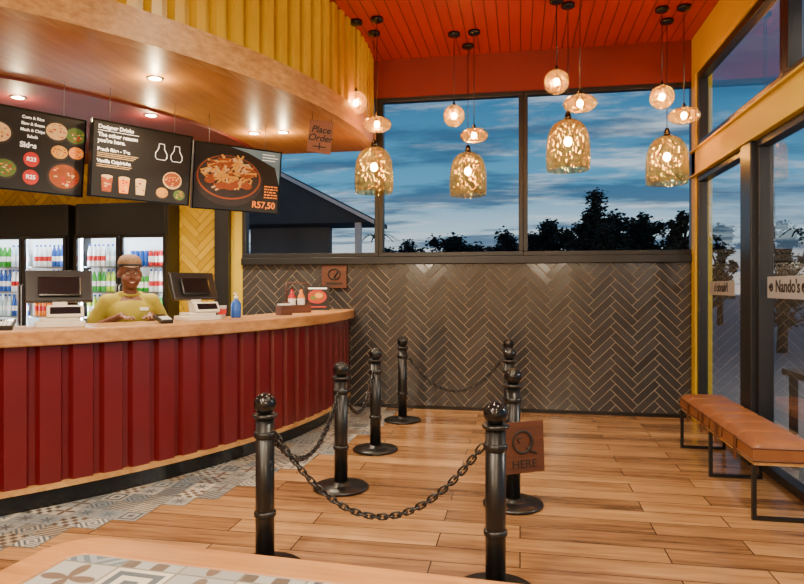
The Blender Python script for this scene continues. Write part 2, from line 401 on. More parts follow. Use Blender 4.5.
# right wall: yellow steel beams and posts, glazing
f=MB()
f.box(XR-.05,XR+.12,YF,YB-.03,2.54,2.80); f.box(XR-.05,XR+.12,YF,YB-.03,3.60,ZC); f.box(XR-.05,XR+.12,YB-.17,YB-.03,0,3.60)
f.box(XR-.08,XR+.12,YF,YB-.03,2.53,2.55); f.box(XR-.08,XR+.12,YF,YB-.03,2.79,2.81)
struct(f.build('wall_right',M['yellow_paint'],keep=True,bevel=.006))
f=MB(); f.box(XR-.07,XR+.1,5.38,5.62,0,2.53); struct(f.build('trim_4',M['frame'],keep=True,bevel=.008))
def window_right(nm,y0,y1,z0,z1,w=.06):
    fr=MB(); a,b=XR-.03,XR+.06
    fr.box(a,b,y0,y1,z0,z0+w); fr.box(a,b,y0,y1,z1-w,z1); fr.box(a,b,y0,y0+w,z0+w,z1-w); fr.box(a,b,y1-w,y1,z0+w,z1-w)
    o=struct(fr.build(nm,M['frame'],keep=True,bevel=.006))
    p=MB(); p.add([(XR+.02,y0+w,z0+w),(XR+.02,y1-w,z0+w),(XR+.02,y1-w,z1-w),(XR+.02,y0+w,z1-w)],[(0,1,2,3)]); p.build('pane',M['glass'],o)
window_right('window_4',5.62,7.06,0,2.53); window_right('window_5',2.9,5.38,0,2.53); window_right('window_6',0,2.9,0,2.53); window_right('window_7',YF,0,0,2.53)
window_right('window_8',4.85,7.06,2.81,3.6,.075); window_right('window_9',2.6,4.85,2.81,3.6,.075); window_right('window_10',YF,2.6,2.81,3.6,.075)
f=MB(); f.box(XL-.1,XL,YF,YB+.15,0,ZC); struct(f.build('wall_left',M['wallp'],keep=True))
f=MB(); f.box(XL,XR+.1,YF-.1,YF,0,ZC); struct(f.build('wall_front',M['wallp'],keep=True))

# ------------------------------------------------------------------ counter
ct=thing('service_counter','long curved counter front of red corrugated metal on black plinth','counter')
f=MB(); corrugated(f,4.86,.165,1.03,.19,.036); f.build('front_panel',M['red_metal'],ct)
f=MB(); ring(f,4.70,4.80,0.0045,.13); f.build('plinth',M['black_gloss'],ct)
f=MB(); ring(f,4.70,4.87,.13,.165); f.build('bottom_rail',M['oak'],ct)
f=MB(); ring(f,4.45,4.815,.165,1.03); f.build('cabinet_body',M['black'],ct)
f=MB(); ring(f,4.36,4.915,1.032,1.13); tag(f.build('counter_top',M['oak_top'],keep=True,bevel=.012),'thick oak worktop lying along the curved red counter','countertop')

# ------------------------------------------------------------------ stanchions
def stanchion(px,Z,label):
    d=at_d(px,286,Z); t=thing('stanchion',label,'post',(d.x,d.y,0),0,'black chain posts marking the queue')
    b=MB(); b.lathe([(.0,.005),(.19,.005),(.192,.014),(.185,.022),(.09,.028),(.065,.036),(.056,.05),(0,.05)],36); b.build('base',M['black'],t)
    b=MB(); b.lathe([(0,.03),(.046,.03),(.046,.76),(0,.76)],24); b.build('pole',M['black'],t)
    for z,r,hh in ((.27,.054,.03),(.655,.055,.035),(.755,.062,.02)):
        b=MB(); b.lathe([(.04,z),(r-.006,z),(r,z+.006),(r,z+hh-.006),(r-.006,z+hh),(.03,z+hh)],24); b.build('collar',M['black'],t)
    b=MB(); b.lathe([(.03,.77),(.024,.782),(.032,.79)],20); b.ball((0,0,.822),.055,n=24,k=16); b.build('ball_finial',M['black_gloss'],t)
    return Vector((d.x,d.y,0))
PL=[stanchion(265,3.14,'nearest black ball-topped post of the left row beside the tiled tabletop'),
    stanchion(341,4.43,'second black ball-topped post of the left row counted from the tabletop'),
    stanchion(375.5,5.46,'third black ball-topped post of the left row, near the counter curve'),
    stanchion(402.5,6.64,'farthest black ball-topped post of the left row, closest to tiled wall')]
PR=[stanchion(495.5,2.90,'nearest black ball-topped post of the right row, cut off by the photo bottom'),
    stanchion(513,4.09,'black ball-topped post with the wooden queue sign on it'),
    stanchion(509.5,5.45,'black ball-topped post just behind the one holding the wooden sign'),
    stanchion(508.5,6.35,'farthest black ball-topped post of the right row, closest to tiled wall')]
def chain(p,q,sag,label,z=.672):
    d=(q-p).normalized(); p=p+d*.06; q=q-d*.06; L=(q-p).length
    arc=L*(1+8/3*(sag/L)**2); pitch=.034; n=int(arc/pitch)
    S=[Vector((p.x+(q.x-p.x)*t,p.y+(q.y-p.y)*t,z-4*sag*t*(1-t))) for t in [i/400 for i in range(401)]]
    acc=[0]
    for i in range(400): acc.append(acc[-1]+(S[i+1]-S[i]).length)
    def at(s):
        for i in range(400):
            if acc[i+1]>=s: return S[i].lerp(S[i+1],(s-acc[i])/(acc[i+1]-acc[i]+1e-9))
        return S[-1]
    mb=MB()
    for k in range(n):
        a=at(acc[-1]*k/n); b=at(acc[-1]*(k+1)/n); c=(a+b)/2; t=(b-a).normalized()
        side=t.cross(Vector((0,0,1)))
        if side.length<.01: side=Vector((1,0,0))
        side.normalize(); nrm=side.cross(t)
        w=(side if k%2 else nrm)
        pts=[]
        for i in range(12):
            th=2*PI*i/12; e=.013*(1 if math.cos(th)>0 else -1)
            pts.append(c+t*(.0125*math.cos(th)+(e if abs(math.cos(th))>.05 else 0))+w*(.0135*math.sin(th)))
        mb.tube(pts,.0048,6,True)
    tag(mb.build('chain',M['black']),label,'chain','black link chains between the posts')
chain(PL[0],PR[0],.36,'black link chain sagging low between the two nearest posts')
chain(PL[0],PL[1],.27,'black link chain from nearest left post to second left post')
chain(PL[1],PL[2],.24,'black link chain from second left post to third left post')
chain(PL[3],PR[3],.34,'black link chain across the far end near tiled wall')
# queue sign
p=PR[1]; q=thing('queue_sign','square wooden plaque reading Q HERE hung on a right-hand post','sign',(p.x+.07,p.y-.085,.235),math.radians(24),roll=math.radians(-2))
b=MB(); b.box(-.135,.135,-.009,.009,0,.32); b.build('plaque',M['sign_wood'],q,.003)
b=MB(); b.tube([(-.01+.062*math.cos(t),-.010,.195+.068*math.sin(t)) for t in [2*PI*i/28 for i in range(28)]],[.006+.005*(1+math.sin(2*PI*i/28+2))/2 for i in range(28)],6,True); b.tube([(.02,-.010,.16),(.05,-.010,.13),(.085,-.010,.118)],[.010,.009,.005],6); b.tube([(-.03,-.010,.19),(-.045,-.010,.215),(-.02,-.010,.225)],.005,5); b.build('emblem',M['dark_ink'],q)
text('HERE',.072,q,(0,-.0095,.055),M['dark_ink'],bold=.0005)
b=MB(); b.tube([(-.09,.012,.30),(-.09,.03,.34),(-.075,.03,.40)],.004,6); b.build('hook',M['black'],q)

# ------------------------------------------------------------------ bench
BX0,BX1,BY0,BY1=1.365,1.725,4.13,5.90
bt=thing('bench','low bench with padded tan leather seat and black metal legs by the glazing','bench',((BX0+BX1)/2,(BY0+BY1)/2,0)); hw=(BX1-BX0)/2; hl=(BY1-BY0)/2
b=MB(); nx,ny=14,140; vs=[];fs=[]; NS=6
for iy in range(ny+1):
    for ix in range(nx+1):
        x=-1+2*ix/nx; y=-1+2*iy/ny; sm=(y+1)*NS/2; seam=min(1,abs(sm-round(sm))*9)**.6 if 0<round(sm)<NS else 1
        d=.046*max(0,(1-x**6))**.5*max(0,(1-abs(y)**30))**.5*(.6+.4*seam)
        vs.append((x*hw,y*hl,.432+d))
for iy in range(ny):
    for ix in range(nx): a=iy*(nx+1)+ix; fs.append((a,a+1,a+nx+2,a+nx+1))
b.add(vs,fs,0,True); b.box(-hw,hw,-hl,hl,.355,.4325); b.build('cushion',M['leather'],bt)
b=MB()
for z in (.432,.358): b.tube([(-hw-.001,-hl,z),(hw,-hl,z),(hw,hl,z),(-hw-.001,hl,z)],.006,6,True)
b.build('piping',M['leather_d'],bt)
for k in range(1,NS):
    y=-hl+2*hl*k/NS; b=MB(); b.tube([(-hw-.004,y,.36),(-hw-.004,y,.434),(-hw*.7,y,.455),(0,y,.461),(hw*.7,y,.455),(hw+.002,y,.434)],.004,5); b.build('seam',M['leather_d'],bt)
b=MB(); b.box(-hw+.01,hw-.01,-hl+.01,hl-.01,.33,.355); b.build('seat_board',M['oak'],bt)
for y in (-hl+.02,0.02,hl-.02):
    b=MB(); w=.012
    for x in (-hw+.012,hw-.012): b.box(x-w,x+w,y-w,y+w,0.001,.33)
    b.box(-hw+.024,hw-.024,y-w,y+w,.001,.024); b.build('leg_frame',M['black'],bt)
for y in (-hl*.66,-hl*.2,hl*.2,hl*.66):
    b=MB(); b.box(-hw-.013,-hw-.007,y-.02,y+.02,.29,.445); b.build('strap',M['leather_d'],bt)

# ------------------------------------------------------------------ foreground table
rt=math.radians(-3.6); w2,d2=1.0,.44
cr=Vector((-1.15,1.49,0)); cen=cr+Matrix.Rotation(rt,3,'Z')@Vector((w2,-d2,0))
tb=thing('dining_table','oak-edged table inlaid with patterned grey tiles, nearest the viewer','table',(cen.x,cen.y,0),rt)
def rrect(w,d,r,n=6):
    P=[]
    for cx,cy,a in ((w-r,d-r,0),(-w+r,d-r,90),(-w+r,-d+r,180),(w-r,-d+r,270)):
        for i in range(n+1): t=math.radians(a+90*i/n); P.append((cx+r*math.cos(t),cy+r*math.sin(t)))
    return P
ou=rrect(w2,d2,.12,10); inn=rrect(w2-.10,d2-.10,.04,10); n=len(ou)
b=MB(); vs=[(x,y,z) for z in (.70,.755) for P in (ou,inn) for x,y in P]; fs=[]
for i in range(n):
    j=(i+1)%n; fs+=[(i,j,2*n+j,2*n+i),(n+j,n+i,3*n+i,3*n+j),(2*n+i,2*n+j,3*n+j,3*n+i),(j,i,n+i,n+j)]
b.add(vs,fs); b.build('table_edge',M['oak_edge'],tb,.01)
b=MB(); b.prism(rrect(w2-.101,d2-.101,.04,10),.71,.752); b.build('tile_inlay',M['ptile_small'],tb)
for x in (-.55,.55):
    b=MB(); b.lathe([(.2,.001),(.2,.02),(.04,.03),(.035,.69),(.12,.705)],24,M=Matrix.Translation((x,0,0))); b.build('pedestal',M['black'],tb)

# ------------------------------------------------------------------ pendants
def pendant(kind,px,cpy,spy,label,Z=None):
    Z=Z or (ZC-H)*F/(286-cpy); d=at_d(px,spy,Z); zc=d.z
    t=thing('pendant_lamp',label,'pendant lamp',(d.x,d.y,ZC),0,{'bell':'hammered glass bell pendants','flat':'flattened amber glass pendants','globe':'small globe pendants'}[kind])
    z=zc-ZC
    b=MB(); b.lathe([(0,-.001),(.062,-.001),(.062,-.028),(.05,-.036),(0,-.036)],24); b.build('ceiling_cap',M['black_gloss'],t)
    hs=1.0
    if kind=='bell':
        top=z+.235
        prof=[(.035,.235),(.07,.228),(.12,.2),(.16,.15),(.185,.08),(.197,-.02),(.2,-.12),(.197,-.19),(.19,-.235)]; bz=.03; br=.034; mt=M['amber']
    elif kind=='flat':
        top=z+.07; hs=.55; prof=[(.015,.07),(.06,.064),(.11,.042),(.138,.012),(.143,-.012),(.128,-.042),(.085,-.066),(.03,-.075),(.0,-.076)]; mt=M['smoke']; bz=-.005; br=.026
    else:
        top=z+.11; hs=.5; prof=[(.015,.111)]+[(.112*math.cos(q),.112*math.sin(q)) for q in [math.radians(a) for a in range(75,-91,-15)]]; mt=M['smoke']; bz=0; br=.026
    b=MB(); b.tube([(0,0,-.03),(0,0,top+.06*hs)],.004,6); b.build('cord',M['black'],t)
    b=MB(); b.lathe([(0,top+.075*hs),(.016*hs,top+.075*hs),(.022*hs,top+.06*hs),(.03*hs,top+.03*hs),(.036*hs,top-.005),(0,top-.005)],20); b.build('lamp_holder',M['black_gloss'],t)
    b=MB(); b.lathe([(max(r,0),h+z) for r,h in prof],40,cap=False); b.build('shade',mt,t)
    b=MB(); b.ball((0,0,z+bz),br,br,br*1.2,16,10); b.build('bulb',M['bulb'],t)
    b=MB(); b.tube([(0,0,z+bz+br*1.1),(0,0,top)],.007,8); b.build('bulb_stem',M['black'],t)
pendant('bell',374,32,170,'large hammered glass bell lamp farthest left, beside the oak fascia')
pendant('flat',377,18,124,'flattened amber glass lamp farthest left, beside the yellow corrugated bulkhead')
pendant('globe',356,21,103,'small glass globe lamp farthest left, against the curved yellow bulkhead')
pendant('bell',468,45,174,'large hammered glass bell lamp in the middle of the centre window')
pendant('flat',474,31,135,'flattened amber glass lamp above the bell in the centre window')
pendant('globe',454,33,116,'small glass globe lamp in the centre window, left of flattened lamp')
pendant('bell',568,4,145,'large hammered glass bell lamp hung highest, left part of right window')
pendant('flat',580,-10,103,'flattened amber glass lamp above the highest-hung bell lamp',5.5)
pendant('globe',556.5,-8,82,'small glass globe lamp hung highest, above the highest-hung bell',5.8)
pendant('bell',667,20,160,'large hammered glass bell lamp nearest the right glazed wall')
pendant('flat',684,6,115,'flattened amber glass lamp nearest the right glazed wall')
pendant('globe',662,8,97,'small glass globe lamp nearest the right glazed wall')

# ------------------------------------------------------------------ downlights in the soffit
def spot(parent,loc,en,size=130,soft=.05,col=(1,.83,.59)):
    l=bpy.data.lights.new('spot','SPOT'); l.energy=en; l.color=col; l.spot_size=math.radians(size); l.spot_blend=.7; l.shadow_soft_size=soft
    o=bpy.data.objects.new('spot_light',l); COL.objects.link(o); o.location=loc
    if parent: o.parent=parent
def point(loc,en,soft=.12,col=(1,.83,.59),parent=None):
    l=bpy.data.lights.new('fill_light','POINT'); l.energy=en; l.color=col; l.shadow_soft_size=soft
    o=bpy.data.objects.new('fill_light',l); COL.objects.link(o); o.location=loc
    if parent: o.parent=parent
def downlight(px,py,label,pos=None,en=170):
    p=at_z(px,py,2.965) if pos is None else Vector((*pos,2.965))
    R=math.hypot(p.x-CX,p.y-CY)
    if R<3.88:
        p=at_z(px,py,2.94)
    grp='round downlights in the oak soffit' if R>=3.88 else 'round downlights in the dark red ceiling'
    t=thing('downlight',label,'ceiling light',(p.x,p.y,p.z),0,grp)
    b=MB(); b.lathe([(.045,-.001),(.06,-.001),(.062,-.006),(.045,-.008)],24,cap=False); b.build('trim_ring',M['steel'],t)
    b=MB(); b.lathe([(0,-.002),(.044,-.002),(.044,-.005),(0,-.005)],20); b.build('lens',M['dl'],t)
    spot(t,(0,0,-.02),en)
    point((0,0,-.08),12,.012,(1,.72,.38),t)  # small light added below the fitting for a glow on the soffit
downlight(155,78,'round ceiling downlight closest to the oak fascia')
downlight(151,115,'round ceiling downlight right above the middle menu board')
downlight(254,133,'round ceiling downlight above the right menu board')
downlight(283,132,'round ceiling downlight near the hanging wooden sign')
downlight(18,97,'round ceiling downlight above the left menu board')
downlight(0,0,'round ceiling downlight beyond the left menu board',pol(4.6,math.radians(-75)))
for R,a in ((2.9,-5),(2.9,-30),(2.9,-55),(1.5,-20)):
    x,y=pol(R,math.radians(a)); spot(None,(x,y,2.92),125,150,.08)  # added spots without fittings, brightening the staff side

# ------------------------------------------------------------------ menu boards
def menu(x0,y0,x1,y1,label,w=None,left=False):
    a=at_z(x0,y0,2.1); c=at_z(x1,y1,2.1); d=(c-a); d.z=0; L=d.length
    if w: a=c-d.normalized()*w; L=w
    m=(a+c)/2; t=thing('menu_board',label,'menu board',(m.x,m.y,2.1),math.atan2(d.y,d.x),'illuminated menu boards over the counter',math.radians(7))
    return t,L
HB=.6
def frame(t,L):
    b=MB(); b.box(-L/2+.006,L/2-.006,-.02,.03,0,HB); b.build('panel',M['board'],t,.004)
    b=MB()
    for x in (-L/2+.006,L/2-.018): b.box(x,x+.012,-.026,-.02,0,HB)
    for z in (0,HB-.012): b.box(-L/2+.018,L/2-.018,-.026,-.02,z,z+.012)
    b.build('frame',M['black_gloss'],t)
    for x in (-L*.32,L*.32):
        b=MB(); b.tube([(x,.02,HB-.005),(x,.045,HB+.265)],.003,6); b.build('hanger',M['steel'],t)
Yf=-.0215
# right board
t,L=menu(190,208,278,214.5,'rightmost menu board with a big bowl of food and orange price'); frame(t,L)
b=MB(); b.add([(-.1*L,Yf+.0006,HB-.014),(.485*L,Yf+.0006,HB-.014),(.485*L,Yf+.0006,.26),(.42*L,Yf+.0006,.44),(.1*L,Yf+.0006,.55)],[(0,4,3,2,1)],0); b.build('background_print',M['slate_ink'],t)
b=MB(); b.plate(-.10*L,.28,.38*L,.235,Yf,0,36); b.plate(-.10*L,.305,.355*L,.2,Yf-.0006,1,36); b.plate(-.10*L,.31,.34*L,.19,Yf-.0009,0,36)
for i in range(150):
    q=random.uniform(0,6.28); k=math.sqrt(random.random()); x=-.10*L+.27*L*k*math.cos(q); z=.345+.15*k*math.sin(q); an=random.gauss(.5,.7); lx=random.uniform(.03,.065); wd=.009
    b.add([(x+lx*math.cos(an)*s1-wd*math.sin(an)*s2,Yf-.001-i*.00004,z+lx*math.sin(an)*s1*.7+wd*math.cos(an)*s2) for s1,s2 in ((-1,-1),(1,-1),(1,1),(-1,1))],[(0,1,2,3)],random.choice((2,2,2,1,1,3)))
for i in range(7): b.plate(-.10*L+random.uniform(-.22,.22)*L,.24+random.uniform(-.03,.03),.05,.03,Yf-.0075-i*.00005,1,12)
b.build('food_picture',[M['bowl_ink'],M['food'],M['yellow_ink'],M['cream_ink']],t)
text('R57,50',.085,t,(.30*L,-.0315,.075),M['orange_ink'],bold=.002)
b=MB()
for i in range(5):
    x=.30*L
    while x<.44*L:
        w_=random.uniform(.012,.035); b.rect(x,min(x+w_,.46*L),.25-.026*i,.262-.026*i,Yf-.0095,0); x+=w_+.008
b.build('price_lines',M['orange_ink'],t)
b=MB()
for i in range(3): b.rect(.26*L,.46*L-random.uniform(0,.05),.55-.026*i,.556-.026*i,Yf-.0095,0)
b.build('small_print',M['white_ink'],t)
# middle board
t,L=menu(87,196,188,206,'middle menu board headed Designer Drinks with pictures of drinks'); frame(t,L)
text('Designer Drinks',.042,t,(-.44*L,-.0225,.548),M['white_ink'],align='LEFT',bold=.001)
b=MB(); b.rect(-.44*L,-.06*L,.518,.522,Yf,0); b.build('heading_rule',M['white_ink'],t)
text('The other reason\nyou\'re here.',.044,t,(-.44*L,-.0225,.465),M['white_ink'],align='LEFT',bold=.001)
text('Peach Rice - Tea',.038,t,(-.44*L,-.0225,.375),M['white_ink'],align='LEFT',bold=.001)
text('Vanilla Caipirinha',.038,t,(-.44*L,-.0225,.285),M['white_ink'],align='LEFT',bold=.001)
b=MB()
for z in (.348,.334,.32,.258,.244): b.rect(-.44*L,-.05*L-random.uniform(0,.08),z-.003,z+.0015,Yf,0)
b.build('small_print',M['cream_ink'],t)
for x in (.17,.33):
    b=MB(); z=.36; pts=[(-.035,0),(-.05,.02),(-.05,.05),(-.025,.09),(-.022,.13),(.022,.13),(.025,.09),(.05,.05),(.05,.02),(.035,0)]
    b.tube([(x*L+px,Yf-.002,z+pz) for px,pz in pts],.003,5,True); b.build('bottle_drawing',M['white_ink'],t)
for i,(x,c) in enumerate(((-.34,'food'),(-.18,'orange_ink'),(-.02,'cream_ink'))):
    b=MB(); b.add([(x*L-.035,Yf-.001,.05),(x*L+.035,Yf-.001,.05),(x*L+.045,Yf-.001,.17),(x*L-.045,Yf-.001,.17)],[(0,1,2,3)],0); b.plate(x*L,.17,.045,.013,Yf-.002,1)
    for k in range(9): b.plate(x*L+random.uniform(-.028,.028),random.uniform(.065,.155),random.uniform(.006,.013),.008,Yf-.0015-k*.0001,2 if k%2 else 1,6)
    b.build('drink_picture',[M[c],M['cream_ink'],M['red_ink'] if i<2 else M['food']],t)
def dish(x,z,r,c,rim,t,L):
    b=MB(); b.plate(x*L,z,r,r*.85,Yf-.0004*random.random(),0); b.plate(x*L,z+.004,r*.86,r*.7,Yf-.001,1)
    for i in range(34):
        q=random.uniform(0,6.28); k=math.sqrt(random.random())*.7*r; b.plate(x*L+k*math.cos(q),z+.004+k*.8*math.sin(q),r*random.uniform(.06,.15),r*random.uniform(.04,.10),Yf-.0015-i*.0001,random.choice((1,1,2,3,4,5)),7)
    b.build('dish_picture',[M[rim],M[c],M['food'],M['yellow_ink'],M['red_ink'],M['cream_ink']],t)
dish(.30,.20,.085,'food','cream_ink',t,L); dish(.20,.085,.06,'yellow_ink','bowl_ink',t,L); dish(.38,.08,.06,'green_ink','bowl_ink',t,L)
# left board
t,L=menu(0,189,82,197.5,'leftmost menu board with red price discs, cut off by photo edge',.88); frame(t,L)
text('Sides',.055,t,(.03*L,-.0225,.34),M['white_ink'],bold=.0015)
for i,s in enumerate(('Corn & Rice','Slaw & Beans','Mash & Chips','Salads')):
    text(s,.03,t,(.06*L,-.0225,.54-.045*i),M['white_ink'],bold=.0006)
for z,s in ((.24,'R23'),(.11,'R25')):
    b=MB(); b.plate(.06*L,z,.055,.055,Yf,0); b.build('price_disc',M['red_ink'],t); text(s,.042,t,(.06*L,-.0235,z),M['white_ink'],bold=.001)
for x,z,r,c in ((.25,.47,.09,'cream_ink'),(.41,.46,.085,'green_ink'),(.28,.32,.07,'yellow_ink'),(.42,.33,.065,'orange_ink'),(.33,.14,.13,'food'),(-.2,.4,.1,'cream_ink'),(-.35,.2,.11,'yellow_ink'),(-.14,.15,.09,'green_ink')):
    dish(x,z,r,c,'bowl_ink',t,L)

# hanging wooden sign
p=at_d(318.5,153,5.7)
t=thing('hanging_sign','small wooden sign reading Place Order hung from the oak soffit','sign',(p.x,p.y,p.z),math.radians(20),roll=math.radians(6))
b=MB(); b.box(-.105,.105,-.008,.008,0,.29); b.build('plaque',M['sign_wood_light'],t,.003)
text('Place',.082,t,(0,-.009,.205),M['dark_ink'],bold=.0015,shear=.25); text('Order',.082,t,(0,-.009,.13),M['dark_ink'],bold=.0015,shear=.25)
b=MB(); b.rect(-.06,.06,.05,.06,-.0085,0); b.tube([(0,-.009,.09),(0,-.009,.03)],.005,5); b.build('emblem',M['dark_ink'],t)
for x in (-.085,.085):
    b=MB(); b.tube([(x,0,.28),(x,0,2.955-p.z-x*.1)],.003,5); b.build('hanging_wire',M['black'],t)
# wall plaque
p=at_y(335,288,YB)
t=thing('wall_plaque','small square wooden plaque with dark emblem fixed on charcoal tiled wall','sign',(p.x,YB-.03,p.z))
b=MB(); b.box(-.15,.15,-.006,.018,0,.27); b.build('plaque',M['sign_wood'],t,.003)
b=MB(); b.tube([(.07*math.cos(a),-.008,.16+.06*math.sin(a)) for a in [2*PI*i/20 for i in range(20)]],.009,5,True); b.rect(-.1,.1,.04,.065,-.0065); b.tube([(0,-.008,.12),(.05,-.008,.2)],.008,5); b.build('emblem',M['dark_ink'],t)

# ------------------------------------------------------------------ window sign on the right, and its modelled reflection
t=thing('window_sign','white lettered panel on the right glazing, cut off by the photo edge','sign',(XR-.005,4.86,1.31),math.radians(-90))
b=MB(); b.box(-.36,.36,0,.006,0,.16); b.build('panel',M['signwhite'],t,.002)
text("Nando's",.125,t,(.005,-.001,.085),M['dark_ink'],bold=.002)
for sx in (-1,1):
    b=MB(); b.tube([(sx*.275+.022*math.cos(a),-.002,.08+.026*math.sin(a)) for a in [2*PI*i/12 for i in range(12)]],.006,5,True); b.plate(sx*.275,.083,.010,.010,-.003,0); b.plate(sx*.32,.083,.012,.012,-.001,0); b.build('emblem',M['dark_ink'],t)
t=thing('window_sign','reflection of the lettered sign, modelled as a grey mirrored panel on the narrow far pane','sign',(XR-.005,6.33,1.315),math.radians(-90))  # panel stands in for a faint mirrored reflection of the sign
b=MB(); b.box(-.36,.36,0,.006,0,.13); b.build('panel',M['signwhite'],t,.002)
text("Nando's",.12,t,(-.02,-.001,.07),M['dark_ink'],bold=.002,mirror=True)

# ------------------------------------------------------------------ coolers and drinks
YFR=6.95
def cooler(x0,x1,label):
    t=thing('drinks_cooler',label,'cooler',((x0+x1)/2,YFR,0)); w=(x1-x0)/2
    b=MB(); b.box(-w,-w+.04,0,.26,0.001,2.40); b.box(w-.04,w,0,.26,0.001,2.40); b.box(-w+.04,w-.04,.245,.26,.001,2.40); b.box(-w+.04,w-.04,0,.245,.001,.15); b.box(-w+.04,w-.04,0,.245,2.02,2.40)
    b.build('cabinet',M['black'],t,.004)
    b=MB(); b.box(-w+.041,w-.041,.235,.244,.16,2.0); b.build('liner',M['cooler_in'],t)
    for z in (.45,.75,1.02,1.33,1.64):
        b=MB(); b.box(-w+.042,w-.042,.07,.233,z-.014,z); b.build('shelf',M['steel'],t)
    for x in (-w+.05,-.012,w-.065):
        b=MB(); b.box(x,x+.015,.03,.045,.2,1.98); b.build('light_tube',M['cooler_light'],t)
    b=MB(); b.box(-w+.042,w-.042,.03,.05,1.985,2.005); b.build('light_tube',M['cooler_light'],t)
    for s,(a,c) in enumerate(((-w,0),(0,w))):
        b=MB(); k=.045
        b.box(a+.004,c-.004,-.04,-.002,.16,.16+k); b.box(a+.004,c-.004,-.04,-.002,2.02-k,2.02); b.box(a+.004,a+k,-.04,-.002,.16+k,2.02-k); b.box(c-k,c-.004,-.04,-.002,.16+k,2.02-k)
        d=b.build('door',M['black_gloss'],t,.004)
        hx_=c-.022 if s==0 else a+.022
        g=MB(); g.tube([(hx_,-.04,.9),(hx_,-.07,.92),(hx_,-.07,1.4),(hx_,-.04,1.42)],.009,8); g.build('handle',M['steel'],d)
    return t
C1=(-6.66,-5.43); C2=(-5.33,-4.10)
cooler(*C1,'black glass-door drinks cooler at far left, behind the left till')
cooler(*C2,'black glass-door drinks cooler right behind the cashier')
def drink(col,can):
    b=MB()
    if can: b.lathe([(0,.001),(.027,.001),(.033,.012),(.033,.175),(.026,.19),(0,.19)],14,0); b.lathe([(.0334,.05),(.0334,.12)],14,1,cap=False)
    else:
        b.lathe([(0,.001),(.03,.001),(.034,.01),(.034,.15),(.031,.185),(.014,.24),(.013,.255),(0,.255)],14,0); b.lathe([(.015,.25),(.015,.275),(0,.275)],12,1); b.lathe([(.0345,.07),(.0345,.13)],14,2,cap=False)
    return b.mesh('drink',[M['d_'+col],M['white'] if col in('green','red') else M['d_blue'],M['d_'+('white' if col in('green','blue','lime','clear') else 'red')]])
proto={}
plan={0:[('clear',0),('blue',0),('green',0)],1:[('orange',0),('red',1),('white',0)],2:[('lime',0),('green',0),('white',0)],3:[('orange',0),('green',1),('blue',1)]}
plan2={0:[('blue',0),('white',0),('clear',0)],1:[('red',1),('lime',0),('blue',0)],2:[('green',0),('lime',0),('clear',0)],3:[('green',0),('white',0),('red',1)]}
sname={0:'lowest visible',1:'middle',2:'top'}; dname=('left cooler, left door','left cooler, right door','cooler behind the cashier, left door','cooler behind the cashier, right door')
for d in range(4):
    (x0,x1)=(C1,C2)[d//2]; mid=(x0+x1)/2; a,c=((x0+.075,mid-.03) if d%2==0 else (mid+.04,x1-.075))
    for s,z in enumerate((1.02,1.33,1.64)):
        N=8
        for i in range(N):
            col,can=(plan if i<4 else plan2)[d][s]
            key=(col,can)
            if key not in proto: proto[key]=drink(*key)
            kind='can' if can else 'bottle'; nm='drink_can' if can else 'drink_bottle'
            o=bpy.data.objects.new(nm,proto[key]); COL.objects.link(o); o.location=(a+.034+(c-a-.068)*i/(N-1),YFR+.125+random.uniform(-.008,.008),z); o.scale=(.85,.85,1)
            tag(o,'%s drink %s on the %s shelf in the %s'%(col if col!='clear' else 'pale clear',kind,sname[s],dname[d]),kind,'%s drinks on %s shelf, %s'%(col,sname[s],dname[d]))

# ------------------------------------------------------------------ tills and things on the counter
ZT=1.131
def till(px,R,rz,label):
    x,y=arc_hit(px,R); t=thing('till',label,'cash register',(x,y,ZT),rz,'tills on the counter')
    b=MB(); b.prism(rrect(.15,.12,.03),0,.035); b.prism(rrect(.12,.09,.03),.035,.06); b.build('base',M['cream'],t,.005)
    Mx=Matrix.Translation((0,.02,.06))@Matrix.Rotation(math.radians(-18),4,'X')
    b=MB(); b.box(-.045,.045,-.03,.03,-.01,.16,0,Mx); b.build('stand',M['cream'],t,.008)
    Ms=Matrix.Translation((0,.03,.16))@Matrix.Rotation(math.radians(-20),4,'X')
    b=MB(); b.box(-.2,.2,-.02,.025,0,.225,0,Ms); o=b.build('monitor',M['black'],t,.01)
    b=MB(); b.box(-.13,.13,-.045,-.021,.03,.17,0,Ms); b.build('monitor_back',M['black_gloss'],o,.012)
    b=MB(); b.box(-.185,.185,.0255,.0265,.018,.21,0,Ms); b.build('screen',M['screen'],o)
    Mc=Matrix.Translation((.03,-.085,.06))@Matrix.Rotation(math.radians(-25),4,'X')
    b=MB(); b.box(-.11,.11,-.018,.018,0,.085,0,Mc); o=b.build('customer_display',M['cream'],t,.008)
    b=MB(); b.box(-.09,.09,-.0195,-.0182,.02,.07,0,Mc); b.build('display_window',M['screen'],o)
    return t
till(60,4.60,math.radians(40),'left till with black monitor, beside the cashier and left menu board')
till(198,4.60,math.radians(62),'right till with black monitor, on counter right of the cashier')
def keypad(px,R,rz,label):
    x,y=arc_hit(px,R); t=thing('card_reader',label,'card reader',(x,y,ZT),rz)
    b=MB(); Mk=Matrix.Translation((0,0,.015))@Matrix.Rotation(math.radians(12),4,'X'); b.box(-.045,.045,-.085,.085,-.003,.03,0,Mk); b.build('body',M['black'],t,.008)
    b=MB(); b.box(-.034,.034,.02,.07,.0305,.0315,0,Mk); b.build('screen',M['screen'],t)
    b=MB()
    for i in range(3):
        for j in range(4): b.box(-.032+.023*i,-.014+.023*i,-.075+.022*j,-.06+.022*j,.03,.034,0,Mk)
    b.build('keys',M['white'],t)
keypad(6,4.72,.6,'black card reader on the worktop at the photo left edge')
keypad(163,4.74,.9,'black card reader lying on the worktop between cashier and right till')
